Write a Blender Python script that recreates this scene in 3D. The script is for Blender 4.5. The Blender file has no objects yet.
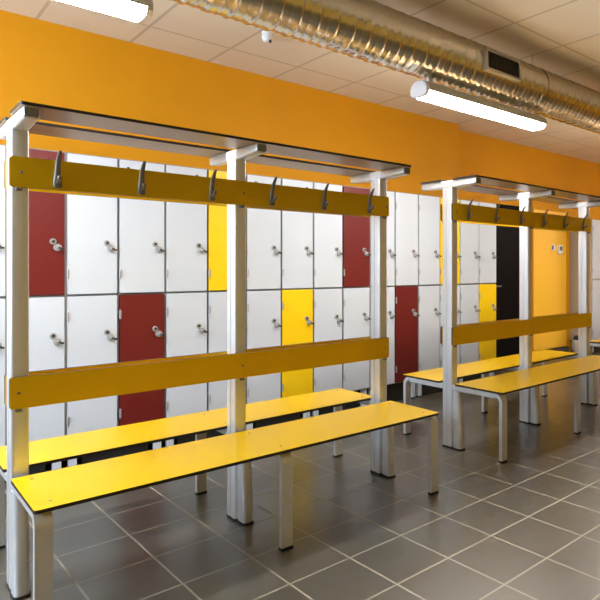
import bpy, bmesh, math, random
from mathutils import Vector, Matrix
random.seed(4)
C = bpy.context.scene.collection
SC = bpy.context.scene
PI = math.pi

# ------------------------------------------------------------------ camera
A = 0.7631                       # heading of the camera, from +Y towards +X
cd = bpy.data.cameras.new('camera'); cam = bpy.data.objects.new('camera', cd); C.objects.link(cam)
cam.location = (0, 0, 1.259); cam.rotation_euler = (PI/2, 0, -A)
cd.sensor_width = 36; cd.lens = 588.2/600*36
cd.shift_x = (300-417.6)/600; cd.shift_y = (268.0-300)/600
cd.clip_start = .05; cd.clip_end = 100
SC.camera = cam

# ------------------------------------------------------------------ world, lights, exposure
w = bpy.data.worlds.new('sky'); SC.world = w; w.use_nodes = True
bg = w.node_tree.nodes['Background']; bg.inputs[0].default_value = (.75, .87, 1, 1); bg.inputs[1].default_value = 3.0
SC.view_settings.view_transform = 'Standard'; SC.view_settings.look = 'None'
SC.view_settings.gamma = 1; SC.view_settings.use_curve_mapping = False
SC.view_settings.exposure = 0.20
LAMP = 86.0                     # emission of the lit diffusers
def area(name, loc, rot, sx, sy, power, col):
    l = bpy.data.lights.new(name, 'AREA'); l.shape = 'RECTANGLE'; l.size = sx; l.size_y = sy
    l.energy = power; l.color = col
    o = bpy.data.objects.new(name, l); C.objects.link(o); o.location = loc; o.rotation_euler = rot
    return o
# daylight that comes in through the window of the left wall
area('daylight_left', (-2.12, 3.1, 2.0), (0, -PI/2, 0), 1.3, 1.6, 165, (.62, .80, 1))

# ------------------------------------------------------------------ materials
def mat(name, col, rough=.5, metal=0.0, emit=None, es=0, coat=0, spec=None):
    m = bpy.data.materials.new(name); m.use_nodes = True
    b = m.node_tree.nodes['Principled BSDF']
    b.inputs['Base Color'].default_value = (*col, 1); b.inputs['Roughness'].default_value = rough
    b.inputs['Metallic'].default_value = metal
    if coat: b.inputs['Coat Weight'].default_value = coat
    if spec is not None: b.inputs['Specular IOR Level'].default_value = spec
    if emit: b.inputs['Emission Color'].default_value = (*emit, 1); b.inputs['Emission Strength'].default_value = es
    return m
class N:
    """small helper for math node chains"""
    def __init__(s, m): s.nt = m.node_tree; s.b = s.nt.nodes['Principled BSDF']
    def n(s, t, **k):
        x = s.nt.nodes.new(t)
        for a, v in k.items(): setattr(x, a, v)
        return x
    def put(s, sock, v):
        if isinstance(v, (int, float)): sock.default_value = v
        elif isinstance(v, tuple): sock.default_value = v
        else: s.nt.links.new(v, sock)
    def m(s, op, a, b=0.0, c=0.0):
        x = s.n('ShaderNodeMath', operation=op); s.put(x.inputs[0], a); s.put(x.inputs[1], b)
        if op in ('COMPARE',): s.put(x.inputs[2], c)
        return x.outputs[0]
    def mix(s, f, a, b):
        x = s.n('ShaderNodeMix', data_type='RGBA'); s.put(x.inputs[0], f); s.put(x.inputs[6], a); s.put(x.inputs[7], b)
        return x.outputs[2]
    def obj(s): return s.n('ShaderNodeTexCoord').outputs['Object']
    def noise(s, scale, detail=3, vec=None):
        x = s.n('ShaderNodeTexNoise'); x.inputs['Scale'].default_value = scale; x.inputs['Detail'].default_value = detail
        s.nt.links.new(vec or s.obj(), x.inputs['Vector']); return x.outputs['Fac']
    def ramp(s, v, lo, hi):
        x = s.n('ShaderNodeMapRange'); s.put(x.inputs[0], v); x.inputs[3].default_value = lo; x.inputs[4].default_value = hi
        return x.outputs[0]
def vary(m, scale, amt, rough_amt=0, bump=0, stretch=None):
    k = N(m); c = tuple(k.b.inputs['Base Color'].default_value)
    vec = None
    if stretch:
        mp = k.n('ShaderNodeMapping'); k.nt.links.new(k.obj(), mp.inputs[0]); mp.inputs['Scale'].default_value = stretch; vec = mp.outputs[0]
    f = k.noise(scale, 4, vec)
    lo = tuple(x*(1-amt) for x in c[:3])+(1,); hi = tuple(min(1, x*(1+amt)) for x in c[:3])+(1,)
    k.nt.links.new(k.mix(f, lo, hi), k.b.inputs['Base Color'])
    if rough_amt:
        r = k.b.inputs['Roughness'].default_value
        k.nt.links.new(k.ramp(f, max(0, r-rough_amt), r+rough_amt), k.b.inputs['Roughness'])
    if bump:
        bp = k.n('ShaderNodeBump'); bp.inputs['Strength'].default_value = bump; bp.inputs['Distance'].default_value = .002
        k.nt.links.new(f, bp.inputs['Height']); k.nt.links.new(bp.outputs[0], k.b.inputs['Normal'])
    return m

M = {}
M['paint'] = vary(mat('orange_paint', (.66, .285, .005), .6, spec=.2), 2.5, .05, 0, 0)
M['plaster'] = vary(mat('plain_plaster', (.62, .52, .38), .7), 3, .05)
M['olive'] = mat('ochre_paint', (.66, .46, .10), .7)
M['hpl'] = vary(mat('yellow_laminate', (.76, .47, .002), .36, spec=.22), 5, .05, .05)
M['core'] = mat('dark_laminate_core', (.018, .010, .008), .45)
M['shelf'] = vary(mat('brown_grey_laminate', (.38, .25, .12), .35), 4, .06)
M['alu'] = mat('satin_aluminium', (.76, .78, .82), .38, .55)
M['rubber'] = mat('black_plastic', (.012, .012, .013), .5)
M['hook'] = mat('dark_cast_metal', (.20, .19, .165), .42, .6)
M['screw'] = mat('steel_screw', (.25, .22, .18), .4, 1)
M['white'] = vary(mat('white_door_laminate', (.56, .60, .67), .42, spec=.4), 3, .02)
M['red'] = vary(mat('red_door_laminate', (.135, .008, .007), .42), 3, .04)
M['yellow'] = vary(mat('yellow_door_laminate', (.90, .58, .004), .38), 3, .03)
M['carcass'] = mat('grey_locker_frame', (.24, .235, .25), .5)
M['side'] = mat('beige_locker_side', (.45, .38, .29), .5)
M['plinth'] = mat('black_plinth', (.008, .008, .009), .5)
M['chrome'] = mat('satin_chrome_lock', (.42, .42, .42), .4, .45)
M['hinge'] = mat('grey_steel_hinge', (.42, .42, .44), .45, .5)
M['key'] = mat('dark_lock_slot', (.03, .03, .03), .4)
M['galv'] = vary(mat('galvanised_steel', (.72, .68, .58), .22, 1), 9, .06, .04, 0)
M['lampbody'] = mat('grey_lamp_housing', (.55, .55, .50), .45)
M['cap'] = mat('white_plastic_cap', (.82, .83, .86), .4)
M['glow'] = mat('lit_diffuser', (.9, .9, .86), .4, 0, (1.0, .965, .90), LAMP)
M['bright_panel'] = mat('bright_yellow_panel', (1, .55, .035), .5)
M['black_door'] = mat('black_door_paint', (.002, .002, .004), .5, spec=.08)
M['slat'] = mat('dark_grille_slats', (.06, .05, .045), .6)
M['dark'] = mat('dark_grille_gap', (.012, .010, .010), .7)
M['grilleframe'] = mat('grille_frame', (.50, .46, .36), .4, .6)
M['skirt'] = mat('grey_tile_skirting', (.15, .14, .135), .4)
M['alu_win'] = mat('window_frame_white', (.75, .76, .78), .4)

# floor: 30 cm grey tiles with pale joints
def floor_mat():
    m = mat('grey_floor_tiles', (.1, .1, .1), .3); k = N(m)
    mp = k.n('ShaderNodeMapping'); mp.vector_type = 'TEXTURE'
    mp.inputs['Location'].default_value = (1.8554, 2.0556, 0); mp.inputs['Rotation'].default_value = (0, 0, .0181)
    k.nt.links.new(k.obj(), mp.inputs[0])
    s = k.n('ShaderNodeSeparateXYZ'); k.nt.links.new(mp.outputs[0], s.inputs[0])
    T = .3018
    fx = k.m('MULTIPLY', s.outputs[0], 1/T); fy = k.m('MULTIPLY', s.outputs[1], 1/T)
    def edge(f):
        fr = k.m('FRACT', f); d = k.m('ABSOLUTE', k.m('SUBTRACT', fr, .5)); return d      # .5 at a joint
    d = k.m('MAXIMUM', edge(fx), edge(fy))
    joint = k.m('GREATER_THAN', d, .5-.0045/T)
    wn = k.n('ShaderNodeTexWhiteNoise', noise_dimensions='2D'); cb = k.n('ShaderNodeCombineXYZ')
    k.nt.links.new(k.m('FLOOR', fx), cb.inputs[0]); k.nt.links.new(k.m('FLOOR', fy), cb.inputs[1]); k.nt.links.new(cb.outputs[0], wn.inputs['Vector'])
    n1 = k.noise(3.0, 4); n2 = k.noise(60, 3)
    v = k.m('ADD', k.m('MULTIPLY', wn.outputs['Value'], .35), k.m('ADD', k.m('MULTIPLY', n1, .45), k.m('MULTIPLY', n2, .2)))
    tile = k.mix(v, (.058, .050, .037, 1), (.100, .088, .066, 1))
    grout = k.mix(n1, (.27, .24, .175, 1), (.34, .30, .22, 1))
    k.nt.links.new(k.mix(joint, tile, grout), k.b.inputs['Base Color'])
    r = k.m('ADD', k.ramp(n2, .27, .36), k.m('MULTIPLY', joint, .35)); k.nt.links.new(r, k.b.inputs['Roughness'])
    h = k.m('SUBTRACT', k.m('MULTIPLY', n2, .12), joint)
    bp = k.n('ShaderNodeBump'); bp.inputs['Strength'].default_value = .35; bp.inputs['Distance'].default_value = .0015
    k.nt.links.new(h, bp.inputs['Height']); k.nt.links.new(bp.outputs[0], k.b.inputs['Normal'])
    k.b.inputs['Specular IOR Level'].default_value = .8; k.b.inputs['IOR'].default_value = 1.75
    return m
M['floor'] = floor_mat()
# ceiling: 60 cm mineral tiles in a painted grid
def ceil_mat():
    m = mat('ceiling_tiles', (.8, .74, .62), .8); k = N(m)
    s = k.n('ShaderNodeSeparateXYZ'); k.nt.links.new(k.obj(), s.inputs[0])
    def edge(f, off):
        fr = k.m('FRACT', k.m('MULTIPLY', k.m('ADD', f, 60-off), 1/.6)); return k.m('ABSOLUTE', k.m('SUBTRACT', fr, .5))
    d = k.m('MAXIMUM', edge(s.outputs[0], 2.09), edge(s.outputs[1], 4.27))
    j = k.m('GREATER_THAN', d, .5-.011/.6)
    n = k.noise(5, 4); n2 = k.noise(180, 2)
    t = k.mix(k.m('ADD', k.m('MULTIPLY', n, .6), k.m('MULTIPLY', n2, .4)), (.78, .70, .58, 1), (.86, .78, .66, 1))
    k.nt.links.new(k.mix(j, t, (.60, .53, .42, 1)), k.b.inputs['Base Color'])
    return m
M['ceil'] = ceil_mat()
def glass_mat():
    m = bpy.data.materials.new('window_glass'); m.use_nodes = True; nt = m.node_tree; nt.nodes.clear()
    o = nt.nodes.new('ShaderNodeOutputMaterial'); mx = nt.nodes.new('ShaderNodeMixShader'); t = nt.nodes.new('ShaderNodeBsdfTransparent'); g = nt.nodes.new('ShaderNodeBsdfGlossy')
    g.inputs['Roughness'].default_value = .02; mx.inputs[0].default_value = .06
    nt.links.new(t.outputs[0], mx.inputs[1]); nt.links.new(g.outputs[0], mx.inputs[2]); nt.links.new(mx.outputs[0], o.inputs[0]); return m
M['glass'] = glass_mat()

# ------------------------------------------------------------------ mesh helpers
def obj(name, bm, mats, parent=None, smooth=False, bevel=0, seg=2, loc=None):
    me = bpy.data.meshes.new(name); bmesh.ops.recalc_face_normals(bm, faces=bm.faces); bm.to_mesh(me); bm.free()
    for m in (mats if isinstance(mats, (list, tuple)) else [mats]): me.materials.append(m)
    o = bpy.data.objects.new(name, me); C.objects.link(o)
    if parent: o.parent = parent
    if loc: o.location = loc
    if smooth:
        for p in me.polygons: p.use_smooth = True
        try: me.set_sharp_from_angle(angle=math.radians(40))
        except Exception: pass
    if bevel:
        b = o.modifiers.new('bevel', 'BEVEL'); b.width = bevel; b.segments = seg; b.limit_method = 'ANGLE'; b.angle_limit = math.radians(40)
    return o
def box(bm, x0, x1, y0, y1, z0, z1, mi=0):
    v = [bm.verts.new((x, y, z)) for z in (z0, z1) for y in (y0, y1) for x in (x0, x1)]
    fs = [(0, 2, 3, 1), (4, 5, 7, 6), (0, 1, 5, 4), (2, 6, 7, 3), (0, 4, 6, 2), (1, 3, 7, 5)]
    out = []
    for f in fs:
        q = bm.faces.new([v[i] for i in f]); q.material_index = mi; out.append(q)
    return out
def bx(*a, mi=0):
    bm = bmesh.new(); box(bm, *a, mi=mi); return bm
def loft(bm, secs, mi=0, cap=True):
    rings = [[bm.verts.new(p) for p in s] for s in secs]; n = len(rings[0])
    for a, b in zip(rings, rings[1:]):
        for i in range(n):
            f = bm.faces.new((a[i], a[(i+1) % n], b[(i+1) % n], b[i])); f.material_index = mi
    if cap:
        for r in (list(reversed(rings[0])), rings[-1]):
            f = bm.faces.new(r); f.material_index = mi
    return rings
def rrect(w, d, r, n=5, cx=0, cy=0):
    """rounded rectangle outline in 2D"""
    out = []
    for sx, sy, a0 in ((1, 1, 0), (-1, 1, PI/2), (-1, -1, PI), (1, -1, 1.5*PI)):
        for i in range(n+1):
            a = a0+i/n*PI/2
            out.append((cx+sx*(w/2-r)+r*math.cos(a), cy+sy*(d/2-r)+r*math.sin(a)))
    return out
def cyl(bm, p0, p1, r0, r1=None, n=16, mi=0):
    p0, p1 = Vector(p0), Vector(p1); r1 = r0 if r1 is None else r1
    q = (p1-p0).normalized().to_track_quat('Z', 'Y').to_matrix()
    loft(bm, [[p+q@Vector((r*math.cos(2*PI*i/n), r*math.sin(2*PI*i/n), 0)) for i in range(n)] for p, r in ((p0, r0), (p1, r1))], mi)
def thing(name, label, cat, loc=(0, 0, 0), rz=0, group=None):
    o = bpy.data.objects.new(name, None); C.objects.link(o); o.location = loc; o.rotation_euler = (0, 0, rz)
    o.empty_display_size = .1
    o['label'] = label; o['category'] = cat
    if group: o['group'] = group
    return o
def tag(o, label, cat, group=None):
    o['label'] = label; o['category'] = cat
    if group: o['group'] = group
    return o
def struct(name, bm, m, **k):
    o = obj(name, bm, m, **k); o['kind'] = 'structure'; return o
def copy_tree(o, parent=None):
    c = o.copy(); C.objects.link(c)
    if parent: c.parent = parent
    for ch in list(o.children): copy_tree(ch, c)
    return c

# ------------------------------------------------------------------ room shell
X0, X1r, Y0, YB, YR, ZC, XS = -2.0, 10.5, -2.2, 4.67, 4.85, 2.95, 5.142
T = .15
struct('floor', bx(X0-T, X1r+T, Y0-T, YR+T+.05, -.1, 0), M['floor'])
struct('ceiling', bx(X0-T, X1r+T, Y0-T, YR+T+.05, ZC, ZC+.1), M['ceil'])
# back wall: thicker behind the lockers, stepping back beside them; doorway cut into it
DX0, DX1, DZ = 5.93, 6.80, 2.10
struct('wall_back_left', bx(X0-T, XS, YB, YR+T, 0, ZC), M['paint'])
bm = bmesh.new()
box(bm, XS, DX0, YR, YR+T, 0, ZC); box(bm, DX1, X1r+T, YR, YR+T, 0, ZC); box(bm, DX0, DX1, YR, YR+T, DZ, ZC)
struct('wall_back_right', bm, M['paint'])
struct('wall_right', bx(X1r, X1r+T, Y0, YR, 0, ZC), M['paint'])
struct('wall_front', bx(X0, X1r, Y0-T, Y0, 0, ZC), M['olive'])
bm = bmesh.new(); WY0, WY1, WZ0, WZ1 = 2.25, 3.95, 1.3, 2.7
box(bm, X0-T, X0, Y0, WY0, 0, ZC); box(bm, X0-T, X0, WY1, YB, 0, ZC); box(bm, X0-T, X0, WY0, WY1, 0, WZ0); box(bm, X0-T, X0, WY0, WY1, WZ1, ZC)
struct('wall_left', bm, M['plaster'])
bm = bmesh.new()
for y in (WY0, (WY0*2+WY1)/3, (WY0+2*WY1)/3, WY1-.05): box(bm, X0-.10, X0-.05, y, y+.05, WZ0, WZ1)
box(bm, X0-.10, X0-.05, WY0, WY1, WZ0, WZ0+.05); box(bm, X0-.10, X0-.05, WY0, WY1, WZ1-.05, WZ1)
win = struct('window_1', bm, M['alu_win'])
g = obj('pane', bx(X0-.08, X0-.074, WY0+.05, WY1-.05, WZ0+.05, WZ1-.05), M['glass'], win)
# skirting of the recessed wall
bm = bmesh.new(); box(bm, XS, DX0, YR-.012, YR, 0, .085); box(bm, DX1, 7.79, YR-.012, YR, 0, .085)
struct('baseboard_back', bm, M['skirt'])
# black door, closed
dr = struct('door_1', bx(DX0+.03, DX1-.03, YR+.02, YR+.06, .005, DZ-.03), M['black_door'])
bm = bmesh.new(); box(bm, DX0, DX0+.03, YR-.005, YR+.09, 0, DZ); box(bm, DX1-.03, DX1, YR-.005, YR+.09, 0, DZ); box(bm, DX0+.03, DX1-.03, YR-.005, YR+.09, DZ-.03, DZ)
obj('outer_frame', bm, M['black_door'], dr)
bm = bmesh.new(); cyl(bm, (DX0+.09, YR+.02, 1.02), (DX0+.09, YR-.03, 1.02), .01); cyl(bm, (DX0+.085, YR-.03, 1.02), (DX0+.20, YR-.03, 1.02), .009)
obj('door_handle', bm, M['hook'], dr, smooth=True)

# ------------------------------------------------------------------ lockers
YL, CW = 4.1055, .3002
def lock_bm():
    bm = bmesh.new()
    cyl(bm, (0, 0, 0), (0, -.016, 0), .023, .020, 20, 0)            # lower rosette
    cyl(bm, (-.024, 0, .036), (-.024, -.010, .036), .019, .017, 20, 0)   # upper rosette
    cyl(bm, (0, -.016, 0), (0, -.026, 0), .011, .010, 14, 0)
    cyl(bm, (-.024, -.010, .036), (-.024, -.0135, .036), .009, .009, 12, 1)
    cyl(bm, (.002, -.026, -.001), (.012, -.034, -.004), .0065, .005, 10, 1)
    box(bm, .008, .027, -.037, -.032, -.015, -.003, 1)              # key bow
    return bm
def hinge_bm():
    bm = bmesh.new(); box(bm, 0, .008, -.004, 0, -.026, .026)
    cyl(bm, (-.001, -.004, -.030), (-.001, -.004, .030), .0055, None, 10); return bm
def door(parent, x, z0, z1, lz, m):
    g = .0085
    bm = bmesh.new(); h = z1-z0; w_ = CW-2*g
    o = rrect(w_, h, .006, 3, CW/2, h/2)
    loft(bm, [[(p[0], y, p[1]) for p in o] for y in (0, .018)])
    d = obj('door', bm, m, parent, bevel=.0015, loc=(x, 0, z0))
    obj('lock', lock_bm(), [M['chrome'], M['key']], d, smooth=True, loc=(CW-.046, 0, lz-z0-.016))
    for z in (.125, h-.125): obj('hinge', hinge_bm(), M['hinge'], d, smooth=True, loc=(g+.001, 0, z))
    return d
def locker(x, y, depth, cols, label, side='carcass', group=None):
    t = thing('locker_unit', label, 'locker', (x, y, 0), 0, group)
    W2 = 2*CW
    bm = bmesh.new(); zb, zt, th = .178, 1.974, .010
    box(bm, 0, W2, depth-.008, depth, zb, zt); box(bm, 0, th, .018, depth-.008, zb, zt); box(bm, W2-th, W2, .018, depth-.008, zb, zt)
    box(bm, th, W2-th, .018, depth-.008, zb, zb+th); box(bm, th, W2-th, .018, depth-.008, zt-th, zt)
    box(bm, CW-th/2, CW+th/2, .018, depth-.008, zb+th, zt-th)
    for c0, c1 in ((th, CW-th/2), (CW+th/2, W2-th)): box(bm, c0, c1, .018, depth-.008, 1.083, 1.093)
    obj('carcass', bm, M[side], t)
    for c in range(2):
        lo, hi = cols[c]
        door(t, c*CW, .188, 1.082, .828, M[lo]); door(t, c*CW, 1.096, 1.966, 1.400, M[hi])
    obj('plinth', bx(.10, W2-.10, .05, depth-.02, 0, .178), M['plinth'], t)
    for lx in (.02, W2-.065):
        for ly in (.022, depth-.07):
            bm = bmesh.new(); box(bm, lx, lx+.045, ly, ly+.04, .012, .178)
            l = obj('leg', bm, M['white'], t, bevel=.003)
            obj('foot_cap', bx(lx+.003, lx+.042, ly+.003, ly+.037, 0, .012), M['rubber'], l)
    return t
W_, R_, Yl = 'white', 'red', 'yellow'
XL = .9374
units = [(-4, (W_, W_), (W_, Yl), 'double white locker with one yellow upper door, leftmost beyond the picture edge'),
 (-2, (W_, W_), (W_, R_), 'double locker with a red upper right door, behind the leftmost bench post'),
 (0, (W_, W_), (R_, W_), 'double locker with a bright red lower right door, left of the near bench middle post'),
 (2, (W_, W_), (W_, Yl), 'double locker with a yellow upper right door, just left of the near bench middle post'),
 (4, (W_, W_), (Yl, W_), 'double locker with a yellow lower right door, right of the near bench middle post'),
 (6, (W_, W_), (W_, R_), 'double locker with a dark red upper right door, left of the near bench right post'),
 (8, (W_, W_), (R_, W_), 'double locker with a dark red lower right door, seen in the gap between the benches'),
 (10, (W_, W_), (W_, Yl), 'double locker with a yellow upper right door, behind the far bench left post'),
 (12, (W_, W_), (Yl, W_), 'last double locker of the row, yellow lower right door, beside the black door')]
for i, a, b, lab in units:
    locker(XL+i*CW, YL, .555, (a, b), lab, group=None)
locker(7.80, 4.45, .39, ((W_, W_), (W_, W_)), 'far locker with a beige side panel at the right picture edge, beyond the yellow panel', side='side')

# ------------------------------------------------------------------ changing benches
S = .9363
def board_bm(x0, x1, y0, y1, z0, z1, r, axis, edge=1):
    """flat laminate board with rounded corners; axis = thin direction"""
    bm = bmesh.new()
    if axis == 'z':
        o = rrect(x1-x0, y1-y0, r, 4, (x0+x1)/2, (y0+y1)/2); secs = [[(p[0], p[1], z) for p in o] for z in (z0, z1)]
    else:
        o = rrect(x1-x0, z1-z0, r, 4, (x0+x1)/2, (z0+z1)/2); secs = [[(p[0], y, p[1]) for p in o] for y in (y0, y1)]
    loft(bm, secs, edge)
    for f in bm.faces:
        if len(f.verts) > 4: f.material_index = 0
    return bm
def screws(bm, pts, axis, r=.006, h=.0016):
    for p in pts:
        p = Vector(p); d = Vector((0, 0, h)) if axis == 'z' else Vector((0, h if axis == '+y' else -h, 0))
        cyl(bm, p, p+d, r, r*.8, 12, 2)
def hook_bm(s):
    """cast coat hook: plate, long upper prong curving out, short lower peg; s=-1 faces the near side"""
    bm = bmesh.new(); secs = []
    prof = [(-.058, .0065, .013, .006), (-.052, .007, .0165, .007), (-.03, .007, .0155, .007), (0, .008, .012, .008), (.03, .013, .0105, .008), (.048, .021, .010, .007), (.066, .033, .0085, .006), (.080, .045, .007, .005), (.085, .050, .005, .003)]
    for z, y, w_, d_ in prof:
        secs.append([(w_*math.cos(2*PI*i/10), s*y+d_*math.sin(2*PI*i/10), z) for i in range(10)])
    loft(bm, secs)
    secs = []
    for z, y, r in ((-.034, .008, .007), (-.036, .022, .007), (-.030, .034, .0075), (-.020, .041, .009), (-.012, .043, .006)):
        secs.append([(r*math.cos(2*PI*i/8), s*y, z+r*math.sin(2*PI*i/8)) for i in range(8)] if y < .03 else [(r*math.cos(2*PI*i/8), s*(y-r*math.sin(2*PI*i/8)*.8*1), z+r*math.sin(2*PI*i/8)*.4) for i in range(8)])
    loft(bm, secs)
    return bm
def sweep(bm, path, w_, th):
    """flat bar along a path in the YZ plane; w_ across X, th is thickness"""
    secs = []
    for i, (y, z) in enumerate(path):
        a = path[max(i-1, 0)]; b = path[min(i+1, len(path)-1)]
        t = Vector((b[0]-a[0], b[1]-a[1])).normalized(); n = Vector((-t.y, t.x))
        secs.append([(sx*w_/2, y+n.x*sy*th/2, z+n.y*sy*th/2) for sx, sy in ((-1, -1), (1, -1), (1, 1), (-1, 1))])
    loft(bm, secs)
def make_bench(label):
    t = thing('changing_bench', label, 'bench')
    ov = .030
    FY, GY = .487, .072                     # (the rear seat is a little narrower)
    FR = .450
    #                     # outer edge and inner edge of a seat from the post line
    for s, nm in ((-1, 'front'), (1, 'rear')):
        # seat
        ya, yb = sorted((s*(FY if s < 0 else FR), s*GY))
        bm = board_bm(-ov, 2*S+ov, ya, yb, .437, .450, .012, 'z')
        screws(bm, [(k*S+dx, s*y, .450) for k, dx in ((0, .03), (1, 0), (2, -.03)) for y in (.13, .42 if s < 0 else .39)], 'z')
        obj('seat', bm, [M['hpl'], M['core'], M['screw']], t)
        # backrest
        ya, yb = sorted((s*.045, s*.058))
        bm = board_bm(-ov, 2*S+ov, ya, yb, .711, .835, .010, 'y')
        screws(bm, [(k*S, s*.058, .773) for k in range(3)], '+y' if s > 0 else '-y')
        br = obj('backrest', bm, [M['hpl'], M['core'], M['screw']], t)
        bm = board_bm(-ov, 2*S+ov, ya, yb, 1.573, 1.693, .012, 'y')
        screws(bm, [(k*S+.008, s*.058, 1.633) for k in range(3)], '+y' if s > 0 else '-y')
        hb = obj('hook_board', bm, [M['hpl'], M['core'], M['screw']], t)
        for k in range(6): obj('hook', hook_bm(s), M['hook'], hb, smooth=True, loc=(.13+k*(2*S-.26)/5, s*.058, 1.640))
        for (zb, par) in ((.711, br), (1.573, hb)):
            for k in range(3): obj('bracket', bx(k*S-.011, k*S+.011, min(s*.045, s*.062), max(s*.045, s*.062), zb-.013, zb), M['hook'], par, bevel=.003)
        # shelf board
        ya, yb = sorted((s*.262, s*.052))
        obj('shelf_board', board_bm(-ov, 2*S+ov, ya, yb, 1.850, 1.862, .010, 'z'), [M['shelf'], M['core']], t)
    for k in range(3):
        x = k*S; px = x+(.006 if k == 0 else -.004)
        # post: extruded profile with a groove down each side
        o = rrect(.062, .090, .009, 4, px, 0)
        pts = []
        for i, p in enumerate(o):
            pts.append(p); q = o[(i+1) % len(o)]
            if abs(p[0]-q[0]) < 1e-6 and abs(p[1]-q[1]) > .03:
                sx = 1 if p[0] > px else -1; dy = 1 if q[1] > p[1] else -1
                for yy, dd in ((-.006*dy, 0), (-.004*dy, -.004), (.004*dy, -.004), (.006*dy, 0)): pts.append((p[0]+sx*dd, yy))
        bm = bmesh.new(); loft(bm, [[(a, b, z) for a, b in pts] for z in (.012, 1.800)])
        p = obj('post', bm, M['alu'], t, smooth=True)
        bm = bmesh.new(); loft(bm, [[(a, b, z) for a, b in rrect(.066, .096, .010, 4, px, 0)] for z in (0, .012)])
        obj('foot_cap', bm, M['rubber'], p)
        # front foot: curved stiffener bolted to the lower post
        bm = bmesh.new(); secs = []
        for z in (.012, .06, .12, .18, .24, .30, .36, .402):
            dpt = .080-.028*(max(0, z-.05)/.352)**1.5
            secs.append([(a, b, z) for a, b in rrect(.054, dpt, .020, 5, x, -.047-dpt/2)])
        loft(bm, secs); f = obj('foot_stiffener', bm, M['alu'], t, smooth=True)
        bm = bmesh.new(); loft(bm, [[(a, b, z) for a, b in rrect(.060, .084, .020, 5, x, -.048-.042)] for z in (0, .012)])
        obj('foot_cap', bm, M['rubber'], f)
        # carrying arm of the shelf
        bm = bmesh.new(); secs = []
        for y, h, w_ in ((-.255, .038, .048), (-.250, .044, .054), (-.12, .050, .058), (0, .054, .060), (.12, .050, .058), (.250, .044, .054), (.255, .038, .048)):
            secs.append([(px+a, y, 1.850-h/2+b) for a, b in rrect(w_, h, .010, 4)])
        loft(bm, secs); am = obj('shelf_arm', bm, M['alu'], t, smooth=True)
        for s in (-1, 1):
            bm = bmesh.new(); ya, yb = sorted((s*.255, s*.259))
            loft(bm, [[(px+a, y, 1.850-.022+b) for a, b in rrect(.046, .034, .008, 3)] for y in (ya, yb)]); obj('end_cap', bm, M['hook'], am)
        # rail under both seats, and the legs bent out of flat bar
        obj('seat_rail', bx(x-.024, x+.024, -.42, -.046, .402, .437), M['alu'], t, bevel=.004)
        obj('seat_rail', bx(x-.024, x+.024, .046, .383, .402, .437), M['alu'], t, bevel=.004)
        for s in (-1, 1):
            th = .024; yc = s*((FY if s < 0 else FR)-.020); R = .045
            path = [(s*.40, .437-th/2)]+[(yc-s*R+s*R*math.sin(a), .437-th/2-R+R*math.cos(a)) for a in [i*PI/16 for i in range(9)]]+[(yc, .012)]
            path[0] = (s*(.421 if s < 0 else .384), .437-th/2)
            if s > 0: path = path
            bm = bmesh.new(); sweep(bm, path, .055, th)
            bmesh.ops.translate(bm, verts=bm.verts, vec=(x, 0, 0))
            l = obj('leg', bm, M['alu'], t, smooth=True, bevel=.003)
            obj('foot_cap', bx(x-.029, x+.029, yc-.014, yc+.014, 0, .012), M['rubber'], l)
    return t
b1 = make_bench('long double-sided yellow changing bench in front, nearest to the camera')
b1.location = (.4602, 2.7808, 0)
b2 = copy_tree(b1); b2.location = (3.0274, 2.8411, 0); b2.rotation_euler = (0, 0, .0219)
b2['label'] = 'second double-sided yellow changing bench, further right, behind the end of the near one'
b3 = copy_tree(b1); b3.location = (5.83, 2.93, 0)
b3['label'] = 'third yellow changing bench at the right picture edge, only its end showing'
b2.scale = b3.scale = (1, 1, 1.012)
for b in (b1, b2, b3): b['group'] = 'yellow changing benches in a row'

# ------------------------------------------------------------------ ventilation duct
DY, DZc, DR = 2.755, 2.68, .166
t = thing('ventilation_duct', 'round spiral-wound galvanised ventilation duct running under the ceiling', 'duct', (0, DY, DZc))
bm = bmesh.new(); n = 48; xs = []; P = .113; x = -1.9; n = 64
GX0, GX1 = 3.11, 3.50
NS = 14; step = P/NS; nx = int((10.4-x)/step)
def rad(k):
    k = k % NS
    return DR+{0: .0070, 1: .0045, 13: .0045, 7: .0035}.get(k, 0)
G = [[bm.verts.new((x+k*step+P*i/n-(P if False else 0), rad(k)*math.cos(2*PI*i/n), rad(k)*math.sin(2*PI*i/n))) for i in range(n+1)] for k in range(nx)]
for k in range(nx-1):
    for i in range(n): bm.faces.new((G[k][i], G[k+1][i], G[k+1][i+1], G[k][i+1]))
obj('duct_pipe', bm, M['galv'], t, smooth=False)
for p in t.children:
    for q in p.data.polygons: q.use_smooth = True
# air grille let into the side that faces the room
gr_ang = math.atan2(.05, -1.0)      # outward direction in YZ, measured from +Y
nv = Vector((0, math.cos(gr_ang), math.sin(gr_ang))); up = Vector((0, math.sin(gr_ang)*-1*-1, -math.cos(gr_ang)))
up = Vector((1, 0, 0)).cross(nv)*-1
if up.z < 0: up = -up
def gp(x, v, d): return Vector((x, 0, 0))+nv*(DR-.003+d)+up*v
def gbox(bm, x0, x1, v0, v1, d0, d1, mi=0):
    vs = [gp(x, v, d) for d in (d0, d1) for v in (v0, v1) for x in (x0, x1)]
    vs = [bm.verts.new(p) for p in vs]
    for f in ((0, 2, 3, 1), (4, 5, 7, 6), (0, 1, 5, 4), (2, 6, 7, 3), (0, 4, 6, 2), (1, 3, 7, 5)): bm.faces.new([vs[i] for i in f]).material_index = mi
bm = bmesh.new(); v0, v1 = -.075, .075
gbox(bm, GX0, GX1, v0, v0+.018, -.022, .022); gbox(bm, GX0, GX1, v1-.018, v1, -.022, .022)
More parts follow.
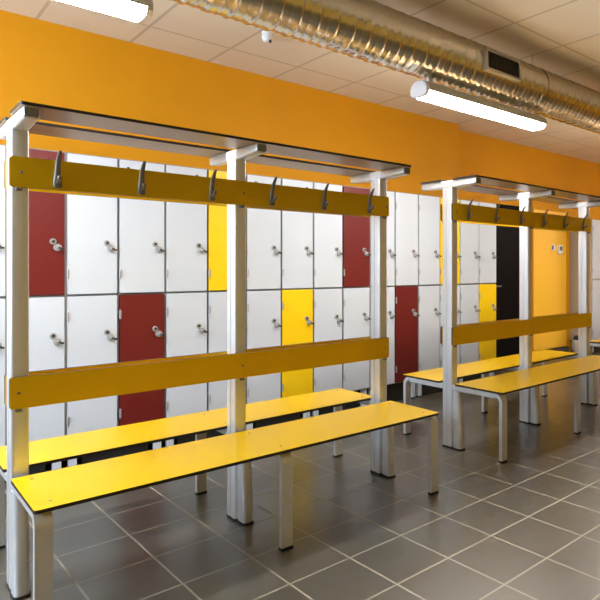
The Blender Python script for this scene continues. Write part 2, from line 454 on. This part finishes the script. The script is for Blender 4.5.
gbox(bm, GX0, GX0+.018, v0+.018, v1-.018, -.022, .022); gbox(bm, GX1-.018, GX1, v0+.018, v1-.018, -.022, .022)
gbox(bm, GX0+.018, GX1-.018, v0+.018, v1-.018, .010, .0125, 1)
gr = obj('air_grille', bm, [M['grilleframe'], M['dark']], t)
bm = bmesh.new(); k = GX0+.035
while k < GX1-.03:
    gbox(bm, k, k+.004, v0+.018, v1-.018, .0125, .020); k += .024
obj('grille_slats', bm, M['slat'], gr)
for hx in (-.8, 1.25, 3.9, 5.25, 8.2):
    bm = bmesh.new(); 
    loft(bm, [[(hx+dx, (DR+dr)*math.cos(2*PI*i/40), (DR+dr)*math.sin(2*PI*i/40)) for i in range(40)] for dx, dr in ((-.014, .002), (-.014, .0065), (.014, .0065), (.014, .002))], 0, False)
    cyl(bm, (hx, 0, DR+.004), (hx, 0, ZC-DZc), .004, None, 8)
    obj('hanger', bm, M['galv'], t, smooth=True)

# ------------------------------------------------------------------ fluorescent lamps under the duct
def make_lamp():
    t = thing('ceiling_lamp', '', 'lamp'); L = 1.365; cy = 0
    def sec(x, pts, k=1.0): return [(x, a*k, b) for a, b in pts]
    body = [(-.078, .032), (-.080, .050), (-.066, .082), (-.036, .102), (.036, .102), (.066, .082), (.080, .050), (.078, .032)]
    bm = bmesh.new(); loft(bm, [sec(.03, body), sec(L-.03, body)]); obj('housing', bm, M['lampbody'], t)
    dif = [(-.075, .032), (-.072, .018), (-.058, .004), (-.040, 0), (.040, 0), (.058, .004), (.072, .018), (.075, .032)]
    bm = bmesh.new(); loft(bm, [sec(.03, dif), sec(L-.03, dif)]); obj('diffuser', bm, M['glow'], t, smooth=True)
    full = [(-.080, .050), (-.078, .020), (-.060, .002), (-.040, -.003), (.040, -.003), (.060, .002), (.078, .020), (.080, .050), (.066, .082), (.036, .102), (-.036, .102), (-.066, .082)]
    def sc(x, k): return [(x, a*k, .05+(b-.05)*k) for a, b in full]
    bm = bmesh.new(); loft(bm, [sc(0, .82), sc(.006, .95), sc(.03, 1)]); obj('end_cap', bm, M['cap'], t, smooth=True)
    bm = bmesh.new(); loft(bm, [sc(L-.03, 1), sc(L-.006, .95), sc(L, .82)]); obj('end_cap', bm, M['lampbody'], t, smooth=True)
    for x in (.09, L-.25):
        bm = bmesh.new(); box(bm, x, x+.03, -.012, .012, .098, .142); box(bm, x-.01, x+.04, -.03, .03, .098, .103); obj('bracket', bm, M['cap'], t)
    return t
LZ = DZc-DR-.142
l1 = make_lamp(); l1.location = (2.635, DY, LZ)
l1['label'] = 'lit fluorescent batten lamp under the duct, left of the air grille'
l2 = copy_tree(l1); l2.location = (-.41, DY, LZ); l2['label'] = 'lit fluorescent lamp cut off by the top left picture edge'
l3 = copy_tree(l1); l3.location = (5.67, DY, LZ); l3['label'] = 'lit fluorescent lamp furthest along the duct, right beyond the picture edge'
l4 = copy_tree(l1); l4.location = (8.78, DY, LZ); l4['label'] = 'lit fluorescent lamp added at the far right end of the duct, out of the picture'  # unseen extra lamp, added to brighten the far wall
for l in (l1, l2, l3, l4): l['group'] = 'fluorescent lamps in a row under the duct'

# small white sensor on the ceiling
t = thing('ceiling_sensor', 'small white round sensor on the ceiling between duct and orange wall', 'sensor', (2.137, 3.80, ZC))
bm = bmesh.new(); cyl(bm, (0, 0, 0), (0, 0, -.015), .038, .036, 24); obj('base', bm, M['cap'], t, smooth=True)
bm = bmesh.new()
loft(bm, [[(r*math.cos(2*PI*i/20), r*math.sin(2*PI*i/20), z) for i in range(20)] for r, z in ((.034, -.015), (.038, -.035), (.034, -.055), (.020, -.068), (.006, -.072))])
obj('dome', bm, M['cap'], t, smooth=True)
bm = bmesh.new(); cyl(bm, (.012, -.02, -.058), (.014, -.026, -.074), .011, .009, 12); obj('lens', bm, M['key'], t)

# raised panel, brighter yellow than the wall around it, with an orange frame
dr = struct('yellow_panel', bx(DX1+.03, 7.66, YR-.045, YR-.002, .10, DZ-.02), M['bright_panel'])
bm = bmesh.new(); box(bm, DX1, DX1+.03, YR-.05, YR, .09, DZ+.02); box(bm, 7.66, 7.745, YR-.05, YR, .09, DZ+.02); box(bm, DX1+.03, 7.66, YR-.05, YR, DZ-.02, DZ+.02)
obj('outer_frame', bm, M['paint'], dr)
# fittings on the yellow panel
def wx(x, z, w_, h, d, m, nm, lab, inner):
    t = thing(nm, lab, 'switch', (x, YR-.045, z))
    obj('back_plate', bx(-w_/2, w_/2, -d, 0, -h/2, h/2), m, t, bevel=.004)
    obj('control', bx(*inner[:2], -d-.008, -d, *inner[2:4]), M[inner[4]], t, bevel=.002)
wx(7.30, 1.555, .085, .085, .02, M['cap'], 'wall_switch', 'small white square wall switch on the yellow panel, the left of the pair', (-.038, -.012, -.03, .03, 'core'))
wx(7.47, 1.53, .10, .13, .03, M['cap'], 'wall_control_box', 'pale grey control box on the yellow panel, right of the small switch', (-.03, .03, -.015, .045, 'skirt'))

# bin beside the far locker
t = thing('waste_bin', 'small white bin with a black lid on the floor beside the far locker', 'bin', (7.62, 4.55, 0))
def ring(r, z, n=28): return [(r*math.cos(2*PI*i/n), r*math.sin(2*PI*i/n), z) for i in range(n)]
bm = bmesh.new(); loft(bm, [ring(.075, 0), ring(.085, .02), ring(.095, .22)]); obj('bin_body', bm, M['cap'], t, smooth=True)
bm = bmesh.new(); loft(bm, [ring(.098, .22), ring(.099, .24), ring(.075, .275), ring(.02, .285)]); obj('lid', bm, M['rubber'], t, smooth=True)
